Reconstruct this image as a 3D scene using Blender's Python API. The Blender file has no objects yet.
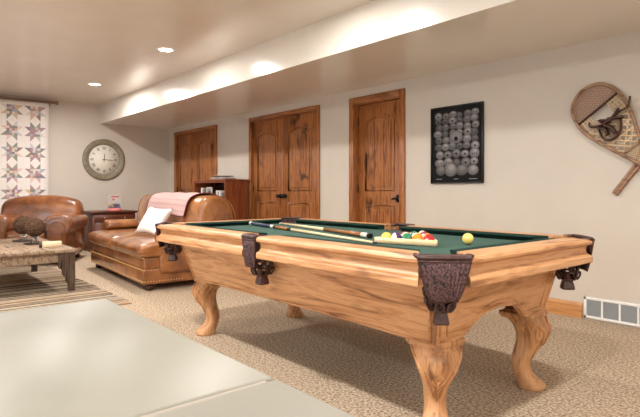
import bpy, bmesh, math, random
from math import sin, cos, pi, radians, sqrt, hypot
from mathutils import Vector, Matrix
random.seed(7)
C = bpy.context.scene.collection

# ------------------------------------------------------------------ materials
def mat(name, color=(.5, .5, .5), rough=.5, metal=0., spec=.5, emit=None, estr=0., trans=0., coat=0.):
    m = bpy.data.materials.new(name); m.use_nodes = True
    b = m.node_tree.nodes['Principled BSDF']
    b.inputs['Base Color'].default_value = (*color, 1)
    b.inputs['Roughness'].default_value = rough
    b.inputs['Metallic'].default_value = metal
    b.inputs['Specular IOR Level'].default_value = spec
    b.inputs['Coat Weight'].default_value = coat
    b.inputs['Transmission Weight'].default_value = trans
    if emit:
        b.inputs['Emission Color'].default_value = (*emit, 1)
        b.inputs['Emission Strength'].default_value = estr
    return m

def srgb(r, g, b):
    f = lambda c: (c / 255 / 12.92) if c / 255 <= .04045 else ((c / 255 + .055) / 1.055) ** 2.4
    return (f(r), f(g), f(b))

def noise_mix(m, cols, scale=(1, 1, 1), nscale=5., detail=4., distort=0., pos=None, bump=0., bscale=None, rough_n=.55, bdist=.01):
    """base colour from a noise ramp (object coordinates), optional bump from a second noise"""
    nt = m.node_tree; N = nt.nodes; L = nt.links; b = N['Principled BSDF']
    tc = N.new('ShaderNodeTexCoord'); mp = N.new('ShaderNodeMapping'); mp.inputs['Scale'].default_value = scale
    L.new(tc.outputs['Object'], mp.inputs['Vector'])
    n = N.new('ShaderNodeTexNoise'); n.inputs['Scale'].default_value = nscale; n.inputs['Detail'].default_value = detail
    n.inputs['Distortion'].default_value = distort; n.inputs['Roughness'].default_value = rough_n
    L.new(mp.outputs['Vector'], n.inputs['Vector'])
    r = N.new('ShaderNodeValToRGB'); L.new(n.outputs['Fac'], r.inputs['Fac'])
    k = len(cols); pos = pos or [.3 + .4 * i / (k - 1) for i in range(k)]
    while len(r.color_ramp.elements) < k: r.color_ramp.elements.new(.5)
    for i, (c, p) in enumerate(zip(cols, pos)):
        r.color_ramp.elements[i].position = p; r.color_ramp.elements[i].color = (*c, 1)
    L.new(r.outputs['Color'], b.inputs['Base Color'])
    if bump:
        n2 = N.new('ShaderNodeTexNoise'); n2.inputs['Scale'].default_value = bscale or nscale; n2.inputs['Detail'].default_value = 4
        L.new((mp if bscale is None else tc).outputs['Vector' if bscale is None else 'Object'], n2.inputs['Vector'])
        bp = N.new('ShaderNodeBump'); bp.inputs['Strength'].default_value = bump; bp.inputs['Distance'].default_value = bdist
        L.new(n2.outputs['Fac'], bp.inputs['Height']); L.new(bp.outputs['Normal'], b.inputs['Normal'])
    return r

def wood(name, light, mid, dark, axis='x', rough=.4, coat=.0, g=1., knots=True, bump=.08, spec=.5):
    m = mat(name, mid, rough, coat=coat, spec=spec)
    s = {'x': (.09, 1, 1), 'y': (1, .09, 1), 'z': (1, 1, .09)}[axis]
    r = noise_mix(m, [dark, mid, light, mid], tuple(v * g for v in s), 23, 5, 1.5, [.28, .43, .56, .72], bump, None, .6, .004)
    if knots:
        nt = m.node_tree; N = nt.nodes; L = nt.links; b = N['Principled BSDF']
        tc = N.new('ShaderNodeTexCoord'); mp = N.new('ShaderNodeMapping')
        mp.inputs['Scale'].default_value = {'x': (.45, 1, 1), 'y': (1, .45, 1), 'z': (1, 1, .45)}[axis]
        L.new(tc.outputs['Object'], mp.inputs['Vector'])
        v = N.new('ShaderNodeTexNoise'); v.inputs['Scale'].default_value = 5.5 * g; v.inputs['Detail'].default_value = 2; v.inputs['Distortion'].default_value = .8
        L.new(mp.outputs['Vector'], v.inputs['Vector'])
        cr = N.new('ShaderNodeValToRGB'); cr.color_ramp.elements[0].position = .63; cr.color_ramp.elements[0].color = (0, 0, 0, 1)
        cr.color_ramp.elements[1].position = .76; cr.color_ramp.elements[1].color = (1, 1, 1, 1)
        L.new(v.outputs['Fac'], cr.inputs['Fac'])
        mx = N.new('ShaderNodeMixRGB'); mx.inputs['Color2'].default_value = (*[c * .72 for c in dark], 1)
        L.new(cr.outputs['Color'], mx.inputs['Fac']); L.new(r.outputs['Color'], mx.inputs['Color1'])
        L.new(mx.outputs['Color'], b.inputs['Base Color'])
    return m

M = {}
M['wall'] = mat('wall_paint', srgb(222, 210, 196), .5, spec=.35)
noise_mix(M['wall'], [srgb(202, 194, 183), srgb(206, 198, 187)], (1, 1, 1), 3, 3, bump=.12, bscale=90, bdist=.003)
M['ceil'] = mat('ceiling_paint', srgb(226, 217, 206), .2, spec=.75)
noise_mix(M['ceil'], [srgb(226, 220, 211), srgb(231, 226, 218)], (1, 1, 1), 2, 3, bump=.05, bscale=40, bdist=.002)
M['carpet'] = mat('carpet', srgb(200, 175, 145), .95, spec=.1)
noise_mix(M['carpet'], [srgb(84, 66, 52), srgb(166, 144, 120), srgb(208, 189, 165), srgb(232, 218, 200)], (1, 1, 1), 70, 4, 0, [.33, .45, .56, .7], 1.0, 120, .75, .012)
OAK_L, OAK_M, OAK_D = srgb(204, 156, 112), srgb(178, 127, 84), srgb(112, 70, 44)
M['oak_x'] = wood('table_oak_x', OAK_L, OAK_M, OAK_D, 'x', .4, .1)
M['oak_y'] = wood('table_oak_y', OAK_L, OAK_M, OAK_D, 'y', .4, .1)
M['oak_z'] = wood('table_oak_z', OAK_L, OAK_M, OAK_D, 'z', .4, .1)
A_L, A_M, A_D = srgb(172, 112, 64), srgb(142, 86, 46), srgb(88, 50, 27)
M['alder_z'] = wood('knotty_alder_vertical', A_L, A_M, A_D, 'z', .38, g=1.1, bump=.1)
M['alder_x'] = wood('knotty_alder_horizontal', A_L, A_M, A_D, 'x', .38, g=1.1, bump=.1)
M['base_x'] = wood('baseboard_oak', srgb(200, 146, 92), srgb(178, 122, 72), srgb(146, 94, 52), 'x', .4, knots=False)
M['base_y'] = wood('baseboard_oak_side', srgb(200, 146, 92), srgb(178, 122, 72), srgb(146, 94, 52), 'y', .4, knots=False)
M['cherry'] = wood('cherry_wood', srgb(146, 80, 44), srgb(122, 62, 33), srgb(92, 44, 23), 'z', .4, knots=False)
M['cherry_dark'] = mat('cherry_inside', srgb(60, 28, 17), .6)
M['mahogany'] = wood('dark_mahogany', srgb(104, 54, 38), srgb(82, 40, 29), srgb(56, 27, 20), 'y', .35, knots=False)
M['rustic'] = wood('weathered_wood', srgb(164, 142, 120), srgb(132, 110, 90), srgb(82, 64, 52), 'x', .75, g=1.3, bump=.5, spec=.25)
M['rustic_dark'] = wood('weathered_wood_dark', srgb(98, 80, 68), srgb(74, 58, 48), srgb(42, 33, 28), 'z', .8, g=1.5, bump=.5, spec=.25)
M['felt'] = mat('green_cloth', srgb(52, 106, 86), .95, spec=.1)
noise_mix(M['felt'], [srgb(62, 86, 78), srgb(70, 95, 87)], (1, 1, 1), 400, 2)
M['shaded_cushion_cloth'] = mat('shaded_cushion_cloth', srgb(30, 52, 46), .95, spec=.1)  # green cloth darkened: shade on the cushion face put into the colour
M['pocket'] = mat('pocket_leather', srgb(84, 50, 44), .42, spec=.5)
noise_mix(M['pocket'], [srgb(46, 26, 25), srgb(78, 48, 46)], (1, 1, 1), 60, 3, bump=.4, bscale=180, bdist=.003)
M['weave'] = mat('pocket_weave', srgb(74, 44, 42), .5)
def weave(m, c1, c2, sx):
    nt = m.node_tree; N = nt.nodes; L = nt.links; b = N['Principled BSDF']
    tc = N.new('ShaderNodeTexCoord'); ck = N.new('ShaderNodeTexVoronoi'); ck.inputs['Scale'].default_value = sx
    L.new(tc.outputs['Object'], ck.inputs['Vector'])
    r = N.new('ShaderNodeValToRGB'); r.color_ramp.elements[0].color = (*c1, 1); r.color_ramp.elements[1].color = (*c2, 1)
    r.color_ramp.elements[0].position = .3; r.color_ramp.elements[1].position = .75
    L.new(ck.outputs['Distance'], r.inputs['Fac']); L.new(r.outputs['Color'], b.inputs['Base Color'])
    bp = N.new('ShaderNodeBump'); bp.inputs['Strength'].default_value = .8; bp.inputs['Distance'].default_value = .004; bp.invert = True
    L.new(ck.outputs['Distance'], bp.inputs['Height']); L.new(bp.outputs['Normal'], b.inputs['Normal'])
weave(M['weave'], srgb(102, 70, 73), srgb(22, 12, 14), 120)
def leather(name, a, b_, c, rough=.3):
    m = mat(name, b_, rough, spec=.6, coat=.5)
    noise_mix(m, [c, b_, a], (1, 1, 1), 3.6, 6, .6, [.3, .48, .7], .45, 14, .6, .012)
    return m
M['leather'] = leather('tan_leather', srgb(180, 122, 70), srgb(138, 84, 44), srgb(84, 48, 25))
M['leather_chair'] = leather('chair_leather', srgb(160, 104, 62), srgb(120, 70, 39), srgb(72, 42, 24))
M['brass'] = mat('nail_brass', srgb(206, 164, 112), .35, .5)
M['dark_foot'] = mat('dark_foot', srgb(66, 32, 22), .4)
M['white_cloth'] = mat('white_cloth', srgb(236, 230, 226), .9, spec=.1)
noise_mix(M['white_cloth'], [srgb(230, 224, 220), srgb(242, 236, 232)], (1, 1, 1), 40, 3, bump=.3, bscale=60)
M['pink'] = mat('pink_blanket', srgb(214, 160, 156), .95, spec=.1)
def plaid(m, base, line, per=.05):
    nt = m.node_tree; N = nt.nodes; L = nt.links; b = N['Principled BSDF']
    tc = N.new('ShaderNodeTexCoord'); sep = N.new('ShaderNodeSeparateXYZ'); L.new(tc.outputs['UV'], sep.inputs[0])
    outs = []
    for ax in (0, 1):
        mm = N.new('ShaderNodeMath'); mm.operation = 'MULTIPLY'; mm.inputs[1].default_value = 1 / per; L.new(sep.outputs[ax], mm.inputs[0])
        fr = N.new('ShaderNodeMath'); fr.operation = 'FRACT'; L.new(mm.outputs[0], fr.inputs[0])
        lt = N.new('ShaderNodeMath'); lt.operation = 'LESS_THAN'; lt.inputs[1].default_value = .4; L.new(fr.outputs[0], lt.inputs[0])
        outs.append(lt)
    ad = N.new('ShaderNodeMath'); ad.operation = 'ADD'; L.new(outs[0].outputs[0], ad.inputs[0]); L.new(outs[1].outputs[0], ad.inputs[1])
    hf = N.new('ShaderNodeMath'); hf.operation = 'MULTIPLY'; hf.inputs[1].default_value = .5; L.new(ad.outputs[0], hf.inputs[0])
    mx = N.new('ShaderNodeMixRGB'); mx.inputs['Color1'].default_value = (*base, 1); mx.inputs['Color2'].default_value = (*line, 1)
    L.new(hf.outputs[0], mx.inputs['Fac']); L.new(mx.outputs['Color'], b.inputs['Base Color'])
plaid(M['pink'], srgb(206, 176, 172), srgb(188, 152, 150), .06)
M['maroon'] = mat('maroon_binding', srgb(110, 44, 40), .9)
M['counter'] = mat('counter_stone', srgb(186, 182, 168), .36, spec=.32)
noise_mix(M['counter'], [srgb(108, 107, 97), srgb(120, 118, 108), srgb(130, 127, 119)], (1, 1, 1), 3.5, 6, .5, [.3, .5, .7])
M['grout'] = mat('counter_joint', srgb(128, 120, 108), .8)
M['counter_base'] = mat('counter_base_paint', srgb(160, 140, 118), .6)
M['white_metal'] = mat('white_metal', srgb(236, 236, 234), .4)
M['vent_dark'] = mat('vent_inside', srgb(92, 98, 102), .6)
M['louvre'] = mat('louvre_grey', srgb(168, 172, 174), .5)
M['black'] = mat('black_metal', srgb(26, 22, 20), .35, .5)
M['frame_black'] = mat('black_frame', srgb(22, 20, 20), .3)
M['poster_bg'] = mat('poster_black', srgb(14, 14, 16), .5, spec=.15)
for i, v in enumerate((40, 62, 84, 108, 136, 168)):
    M['grey%d' % i] = mat('print_grey_%d' % i, srgb(v + 4, v, v), .4)
M['clock_ring'] = mat('clock_ring_paint', srgb(132, 122, 102), .45)
noise_mix(M['clock_ring'], [srgb(118, 108, 88), srgb(146, 137, 117)], (1, 1, 1), 20, 4)
M['clock_face'] = mat('clock_face', srgb(232, 226, 214), .5)
M['clock_ink'] = mat('clock_ink', srgb(74, 66, 58), .6)
M['rod'] = mat('rod_bronze', srgb(150, 126, 104), .45, .2)
M['quilt'] = mat('quilt_white', srgb(240, 234, 230), .95, spec=.1)
noise_mix(M['quilt'], [srgb(236, 230, 226), srgb(244, 239, 235)], (1, 1, 1), 30, 3, bump=.4, bscale=26)
QC = [(124, 118, 112), (96, 104, 90), (150, 106, 104), (196, 150, 148), (226, 190, 178), (206, 166, 116), (134, 154, 176), (90, 84, 96), (146, 96, 112), (178, 182, 170), (112, 72, 68), (214, 204, 196), (196, 196, 202)]
for i, c in enumerate(QC): M['q%d' % i] = mat('quilt_scrap_%d' % i, srgb(*[v * .66 + 236 * .34 for v in c]), .95, spec=.1)
M['snow_wood'] = wood('snowshoe_ash', srgb(162, 128, 100), srgb(134, 100, 78), srgb(92, 66, 50), 'x', .45, knots=False)
M['rawhide'] = mat('rawhide_lacing', srgb(216, 190, 154), .55)
M['rawhide_toe'] = mat('rawhide_lacing_toe', srgb(186, 142, 118), .55)
M['binding'] = mat('binding_leather', srgb(66, 38, 28), .45)
M['mossball'] = mat('moss_ball', srgb(96, 68, 50), .95, spec=.1)
noise_mix(M['mossball'], [srgb(50, 36, 29), srgb(84, 62, 48), srgb(126, 100, 80)], (1, 1, 1), 90, 4, 0, [.35, .5, .66], 1., 90, .6, .01)
M['glass'] = mat('clear_glass', (1, 1, 1), .03, trans=1.)
M['thin_glass'] = mat('thin_glass', (.95, .95, .95), .05); M['thin_glass'].node_tree.nodes['Principled BSDF'].inputs['Alpha'].default_value = .12
M['cream'] = mat('cream_box', srgb(222, 200, 164), .6)
M['plate'] = mat('dark_plate', srgb(48, 40, 38), .3)
M['led'] = mat('lamp_lens', (1, .95, .88), .5, emit=(1, .9, .76), estr=14)
M['lamp_white'] = mat('lamp_trim', srgb(240, 236, 228), .4)
M['sky_pane'] = mat('window_glass', (1, 1, 1), .0, trans=1.)
M['pinkplastic'] = mat('pink_base', srgb(226, 130, 128), .4)
M['redprint'] = mat('red_lettering', srgb(190, 30, 36), .5)
M['candy_blue'] = mat('candy_blue', srgb(36, 36, 110), .4)
M['candy_yellow'] = mat('candy_yellow', srgb(190, 150, 80), .4)
M['book_white'] = mat('book_white', srgb(214, 210, 204), .6)
M['book_grey'] = mat('book_grey', srgb(140, 134, 130), .6)
M['book_dark'] = mat('book_dark', srgb(48, 44, 46), .6)
M['silver'] = mat('silver_plate', srgb(170, 164, 158), .3, .7)
M['cue_shaft'] = mat('cue_maple', srgb(232, 208, 166), .3, coat=.3)
M['cue_butt_navy'] = mat('cue_wrap_navy', srgb(44, 54, 74), .5)
M['cue_butt_brown'] = mat('cue_butt_brown', srgb(146, 92, 46), .3, coat=.3)
M['ivory'] = mat('ivory_ring', srgb(230, 224, 212), .3)
M['rack'] = wood('rack_maple', srgb(244, 220, 178), srgb(234, 204, 158), srgb(206, 168, 118), 'x', .4, knots=False)
def ballmat(n, c): return mat('ball_' + n, srgb(*c), .12, coat=.5)
B = {k: ballmat(k, c) for k, c in dict(yellow=(226, 194, 84), blue=(36, 44, 92), red=(176, 34, 40), purple=(72, 42, 96), orange=(240, 140, 36), green=(20, 116, 78), maroon=(112, 28, 34), black=(22, 22, 24), white=(238, 232, 216), cue=(232, 208, 116)).items()}

# ------------------------------------------------------------------ mesh builder
class MB:
    def __init__(s): s.bm = bmesh.new(); s.mi = 0; s.sm = False; s.T = Matrix.Identity(4)
    def _v(s, p): return s.bm.verts.new(s.T @ Vector(p))
    def _f(s, vs, sm=None):
        try: f = s.bm.faces.new(vs)
        except ValueError: return None
        f.material_index = s.mi; f.smooth = s.sm if sm is None else sm; return f
    def poly(s, pts, sm=False): return s._f([s._v(p) for p in pts], sm)
    def _merge(s, b2, sm):
        vm = {v: s.bm.verts.new(s.T @ v.co) for v in b2.verts}
        for f in b2.faces:
            try:
                g = s.bm.faces.new([vm[v] for v in f.verts]); g.material_index = s.mi; g.smooth = sm
            except ValueError: pass
        b2.free()
    def box(s, x0, x1, y0, y1, z0, z1, bev=0., seg=2):
        b = bmesh.new(); bmesh.ops.create_cube(b, size=1)
        for v in b.verts: v.co = Vector(((x0 + x1) / 2 + v.co.x * (x1 - x0), (y0 + y1) / 2 + v.co.y * (y1 - y0), (z0 + z1) / 2 + v.co.z * (z1 - z0)))
        if bev: bmesh.ops.bevel(b, geom=b.edges[:], offset=bev, segments=seg, affect='EDGES', profile=.5)
        s._merge(b, bev > 0); return s
    def puff(s, c, half, r, crown=(0, 0, .0), n=10, fn=None):
        """soft rounded box: half sizes, corner radius, crown bulge per axis; fn deforms"""
        b = bmesh.new(); bmesh.ops.create_cube(b, size=2); bmesh.ops.subdivide_edges(b, edges=b.edges[:], cuts=n, use_grid_fill=True)
        for v in b.verts:
            u = v.co.copy()
            # push grid lines towards the edges for round corners
            w = Vector([math.copysign(abs(t) ** .8, t) for t in u])
            p = Vector((w.x * half[0], w.y * half[1], w.z * half[2]))
            inner = Vector([max(-(half[i] - r), min(half[i] - r, p[i])) for i in range(3)])
            d = p - inner
            if d.length > 1e-6: p = inner + d.normalized() * r if sum(abs(abs(u[i]) - 1) < 1e-5 for i in range(3)) >= 1 else p
            fx, fy, fz = [1 - min(1, abs(p[i]) / half[i]) ** 2 for i in range(3)]
            p.z += math.copysign(crown[2] * fx * fy, u.z) if abs(u.z) > .999 else 0
            p.y += math.copysign(crown[1] * fx * fz, u.y) if abs(u.y) > .999 else 0
            p.x += math.copysign(crown[0] * fy * fz, u.x) if abs(u.x) > .999 else 0
            p += Vector(c)
            v.co = fn(p) if fn else p
        s._merge(b, True); return s
    def loft(s, rings, cap=True, sm=True, closed=False):
        R = [[s._v(p) for p in r] for r in rings]; n = len(R[0]); m = len(R)
        for i in range(m if closed else m - 1):
            a, b = R[i], R[(i + 1) % m]
            for j in range(n): s._f([a[j], a[(j + 1) % n], b[(j + 1) % n], b[j]], sm)
        if cap and not closed: s._f(R[0][::-1], False); s._f(R[-1], False)
        return s
    def tube(s, pts, r, n=8, closed=False, flat=None):
        pts = [Vector(p) for p in pts]; m = len(pts); rings = []
        up = None
        for i, p in enumerate(pts):
            if closed: t = pts[(i + 1) % m] - pts[i - 1]
            else: t = pts[min(i + 1, m - 1)] - pts[max(i - 1, 0)]
            t.normalize()
            if up is None: up = Vector((0, 0, 1)) if abs(t.z) < .9 else Vector((1, 0, 0))
            a = t.cross(up).normalized(); up = a.cross(t).normalized()
            rr = r[i] if isinstance(r, (list, tuple)) else r
            rings.append([p + a * (rr * cos(2 * pi * k / n)) + up * (rr * (flat or 1) * sin(2 * pi * k / n)) for k in range(n)])
        return s.loft(rings, True, True, closed)
    def cyl(s, p0, p1, r0, r1=None, n=16): return s.tube([p0, p1], [r0, r0 if r1 is None else r1], n)
    def lathe(s, prof, c=(0, 0, 0), n=24, axis='z', sm=True):
        rings = []
        for (r, z) in prof:
            r = max(r, 1e-4)
            if axis == 'z': rings.append([(c[0] + r * cos(2 * pi * k / n), c[1] + r * sin(2 * pi * k / n), c[2] + z) for k in range(n)])
            elif axis == 'x': rings.append([(c[0] + z, c[1] + r * cos(2 * pi * k / n), c[2] + r * sin(2 * pi * k / n)) for k in range(n)])
            else: rings.append([(c[0] + r * cos(2 * pi * k / n), c[1] + z, c[2] + r * sin(2 * pi * k / n)) for k in range(n)])
        return s.loft(rings, True, sm)
    def ball(s, c, r, n=16, sc=(1, 1, 1)):
        b = bmesh.new(); bmesh.ops.create_uvsphere(b, u_segments=n, v_segments=max(6, n * 2 // 3), radius=r)
        for v in b.verts: v.co = Vector((c[0] + v.co.x * sc[0], c[1] + v.co.y * sc[1], c[2] + v.co.z * sc[2]))
        s._merge(b, True); return s
    def prism(s, poly, plane, a, b, sm=False):
        """extrude a 2-D outline: plane 'xz' along y, 'yz' along x, 'xy' along z"""
        P = {'xz': lambda u, v, t: (u, t, v), 'yz': lambda u, v, t: (t, u, v), 'xy': lambda u, v, t: (u, v, t)}[plane]
        A = [s._v(P(u, v, a)) for u, v in poly]; Bv = [s._v(P(u, v, b)) for u, v in poly]; n = len(poly)
        for i in range(n): s._f([A[i], A[(i + 1) % n], Bv[(i + 1) % n], Bv[i]], sm)
        s._f(A[::-1], False); s._f(Bv, False); return s
    def build(s, name, mats, parent=None, bevel=0.):
        bmesh.ops.recalc_face_normals(s.bm, faces=s.bm.faces[:])
        me = bpy.data.meshes.new(name); s.bm.to_mesh(me); s.bm.free()
        for m in (mats if isinstance(mats, (list, tuple)) else [mats]): me.materials.append(m)
        o = bpy.data.objects.new(name, me); C.objects.link(o)
        if parent: o.parent = parent
        if bevel:
            md = o.modifiers.new('bevel', 'BEVEL'); md.width = bevel; md.segments = 2; md.limit_method = 'ANGLE'; md.angle_limit = radians(40)
        return o

def empty(name, loc=(0, 0, 0), rz=0.):
    o = bpy.data.objects.new(name, None); C.objects.link(o); o.location = loc; o.rotation_euler = (0, 0, rz); o.empty_display_size = .1; return o
def tag(o, label=None, cat=None, group=None, kind=None):
    if label: o['label'] = label
    if cat: o['category'] = cat
    if group: o['group'] = group
    if kind: o['kind'] = kind
    return o
def thing(name, label, cat, loc=(0, 0, 0), rz=0., group=None): return tag(empty(name, loc, rz), label, cat, group)
def struct(o): o['kind'] = 'structure'; return o
def copy_tree(o, parent=None):
    c = o.copy(); C.objects.link(c); c.parent = parent
    for ch in list(o.children): copy_tree(ch, c)
    return c
def crom(P, n=4, closed=True):
    out = []; m = len(P)
    rng = range(m) if closed else range(m - 1)
    for i in rng:
        g = lambda k: Vector(P[k % m]) if closed else Vector(P[max(0, min(m - 1, k))])
        a, b, c, d = g(i - 1), g(i), g(i + 1), g(i + 2)
        for k in range(n):
            t = k / n
            out.append(.5 * ((2 * b) + (-a + c) * t + (2 * a - 5 * b + 4 * c - d) * t * t + (-a + 3 * b - 3 * c + d) * t ** 3))
    if not closed: out.append(Vector(P[-1]))
    return out

# ------------------------------------------------------------------ room
XL, XR, YB, YF = -9.57, 2.6, 4.33, -3.6
ZC, ZS, YS = 2.555, 2.22, 3.04
b = MB(); b.box(XL - .1, XR + .1, YF - .1, YB + .1, -.12, 0); struct(b.build('floor', M['carpet']))
b = MB(); b.prism([(YF - .1, ZC), (YS, ZC), (YS, ZS), (YB + .1, ZS), (YB + .1, ZC + .15), (YF - .1, ZC + .15)], 'yz', XL - .1, XR + .1)
struct(b.build('ceiling', M['ceil']))
def wall_x(name, x0, x1, y0, y1, holes):
    """wall running along x with rectangular holes (x0,x1,z0,z1)"""
    m = MB(); xs = sorted({x0, x1, *[h[0] for h in holes], *[h[1] for h in holes]})
    for a, c in zip(xs, xs[1:]):
        hh = [h for h in holes if h[0] <= a + 1e-6 and h[1] >= c - 1e-6]
        if not hh: m.box(a, c, y0, y1, 0, ZC)
        else:
            h = hh[0]
            if h[2] > .001: m.box(a, c, y0, y1, 0, h[2])
            m.box(a, c, y0, y1, h[3], ZC)
    return struct(m.build(name, M['wall']))
D1, D2, D3 = (-9.30, -7.68), (-6.70, -5.05), (-4.50, -3.64)
DT = 2.13
wall_x('wall_back', XL - .1, XR + .1, YB, YB + .14, [(D1[0] + .05, D1[1] - .05, 0, DT - .05), (D2[0] + .05, D2[1] - .05, 0, DT - .05), (D3[0] + .05, D3[1] - .05, 0, DT - .05)])
wall_x('wall_front', XL - .1, XR + .1, YF - .14, YF, [(-7.2, -4.4, .75, 2.15), (-3.2, .6, .1, 2.15)])
b = MB(); b.box(XL - .1, XL, YF, YB, 0, ZC); struct(b.build('wall_left', M['wall']))
b = MB(); b.box(XR, XR + .1, YF, YB, 0, ZC); struct(b.build('wall_right', M['wall']))

def window(name, x0, x1, z0, z1, n):
    w = MB(); y = YF - .09
    for (a, c, d, e) in ((x0, x1, z0, z0 + .06), (x0, x1, z1 - .06, z1), (x0, x0 + .06, z0, z1), (x1 - .06, x1, z0, z1)): w.box(a, c, y - .03, y + .03, d, e)
    for i in range(1, n): xx = x0 + (x1 - x0) * i / n; w.box(xx - .03, xx + .03, y - .03, y + .03, z0 + .06, z1 - .06)
    o = struct(w.build(name, M['white_metal']))
    p = MB(); p.box(x0 + .06, x1 - .06, y - .004, y + .004, z0 + .06, z1 - .06); p.build('pane', M['sky_pane'], o)
window('window_1', -7.2, -4.4, .75, 2.15, 3)
window('window_2', -3.2, .6, .1, 2.15, 2)

# baseboards
def base_prof(): return [(0, 0), (-.018, 0), (-.018, .085), (-.013, .09), (-.013, .105), (-.006, .122), (0, .126)]
def baseboard(name, spans, plane, at, sgn, m_):
    m = MB()
    for a, c in spans:
        prof = [(at + sgn * p[0], p[1]) for p in base_prof()]
        m.prism(prof, plane, a, c)
    struct(m.build(name, m_))
baseboard('baseboard_back', [(XL, D1[0] - .001), (D1[1] + .001, D2[0] - .001), (D2[1] + .001, D3[0] - .001), (D3[1] + .001, -1.8), (-.86, XR)], 'yz', YB, 1, M['base_x'])
baseboard('baseboard_left', [(YF, YB - .02)], 'xz', XL, -1, M['base_y'])

# doors -------------------------------------------------------------
def panel_outline(x0, x1, z0, z1, arch):
    if not arch: return [(x0, z0), (x1, z0), (x1, z1), (x0, z1)]
    P = [(x0, z0), (x1, z0), (x1, z1 - arch)]
    for k in range(1, 12):
        t = k / 12; P.append((x1 + (x0 - x1) * t, z1 - arch + arch * sin(pi * t) ** .8))
    P.append((x0, z1 - arch)); return P
def leaf(parent, x0, x1, ytop, y, hinge_side, kind='door_leaf'):
    m = MB(); m.box(x0, x1, y, y + .04, .01, ytop, .002, 1); lf = m.build(kind, M['alder_z'], parent)
    w = x1 - x0; ins = .13 if w > .7 else .125
    for (z0, z1, arch) in ((1.03, 1.90, .07), (.22, .86, 0)):
        o = panel_outline(x0 + ins, x1 - ins, z0, z1, arch)
        q = MB(); pts = [(u, y - .004, v) for u, v in o]; q.tube(pts, .015, 6, True)
        cx = (x0 + x1) / 2; cz = (z0 + z1) / 2
        inn = [(cx + (u - cx) * (1 - .075 / (w / 2 - ins) * .5), cz + (v - cz) * (1 - .045 / ((z1 - z0) / 2))) for u, v in o]
        q.prism(inn, 'xz', y - .012, y + .001)
        # v-grooves of the plank panel
        q.mi = 1
        n = 3
        for k in range(1, n):
            xx = x0 + ins + (x1 - x0 - 2 * ins) * k / n
            q.box(xx - .0022, xx + .0022, y - .0125, y - .011, z0 + .04, z1 - .06 - arch * .3)
        q.build('panel', [M['alder_z'], M['cherry_dark']], lf, .003)
    for z in (.25, 1.05, 1.85):
        hx = x0 if hinge_side < 0 else x1
        m = MB(); m.cyl((hx, y - .006, z - .045), (hx, y - .006, z + .045), .007, n=8); m.build('hinge', M['black'], lf)
    return lf
def door(name, D, leaves, recess, cas):
    x0, x1 = D; m = MB()
    m.box(x0, x0 + cas, YB - .022, YB, 0, DT, .004, 1); m.box(x1 - cas, x1, YB - .022, YB, 0, DT, .004, 1)
    m.mi = 1; m.box(x0 + cas, x1 - cas, YB - .022, YB, DT - cas, DT, .004, 1)
    m.mi = 0
    m.box(x0 + cas - .02, x0 + cas + .012, YB, YB + .13, 0, DT - cas); m.box(x1 - cas - .012, x1 - cas + .02, YB, YB + .13, 0, DT - cas)
    m.box(x0 + cas - .02, x1 - cas + .02, YB, YB + .13, DT - cas - .012, DT - cas + .02)
    d = struct(m.build(name, [M['alder_z'], M['alder_x']]))
    a, c = x0 + cas + .014, x1 - cas - .014; y = YB + recess; w = (c - a) / leaves; out = []
    for i in range(leaves):
        out.append((leaf(d, a + i * w + .0015, a + (i + 1) * w - .0015, DT - cas - .014, y, -1 if i == 0 and leaves > 1 else (1 if leaves > 1 else -1)), a + i * w, a + (i + 1) * w))
    return d, out, y
def knob(parent, x, y, z):
    m = MB(); m.lathe([(0, 0), (.032, 0), (.034, -.006), (.028, -.012), (.012, -.014), (.011, -.035), (.02, -.042), (.03, -.052), (.03, -.062), (.02, -.07), (0, -.072)], (x, y, z), 16, 'y'); m.build('door_knob', M['black'], parent)
d, L_, y = door('door_1', D1, 2, .02, .055)
for (lf, a, c), x in zip(L_, (L_[0][2] - .06, L_[1][1] + .06)): knob(lf, x, y, .955)
d, L_, y = door('door_2', D2, 2, .02, .055)
for (lf, a, c), x in zip(L_, (L_[0][2] - .06, L_[1][1] + .06)): knob(lf, x, y, .955)
d, L_, y = door('door_3', D3, 1, .055, .075)
lf = L_[0][0]; x = L_[0][2] - .065
m = MB(); m.lathe([(0, 0), (.033, 0), (.034, -.008), (.02, -.012), (.012, -.016), (.012, -.04), (0, -.042)], (x, y, .94), 16, 'y')
m.tube([(x, y - .04, .94), (x - .03, y - .045, .943), (x - .045, y - .045, .938), (x - .055, y - .043, .93)], [.01, .011, .011, .008], 8)
m.prism([(x - .02, .9), (x + .02, .9), (x + .02, .985), (x - .02, .985)], 'xz', y - .006, y); m.build('door_handle', M['black'], lf)

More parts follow.
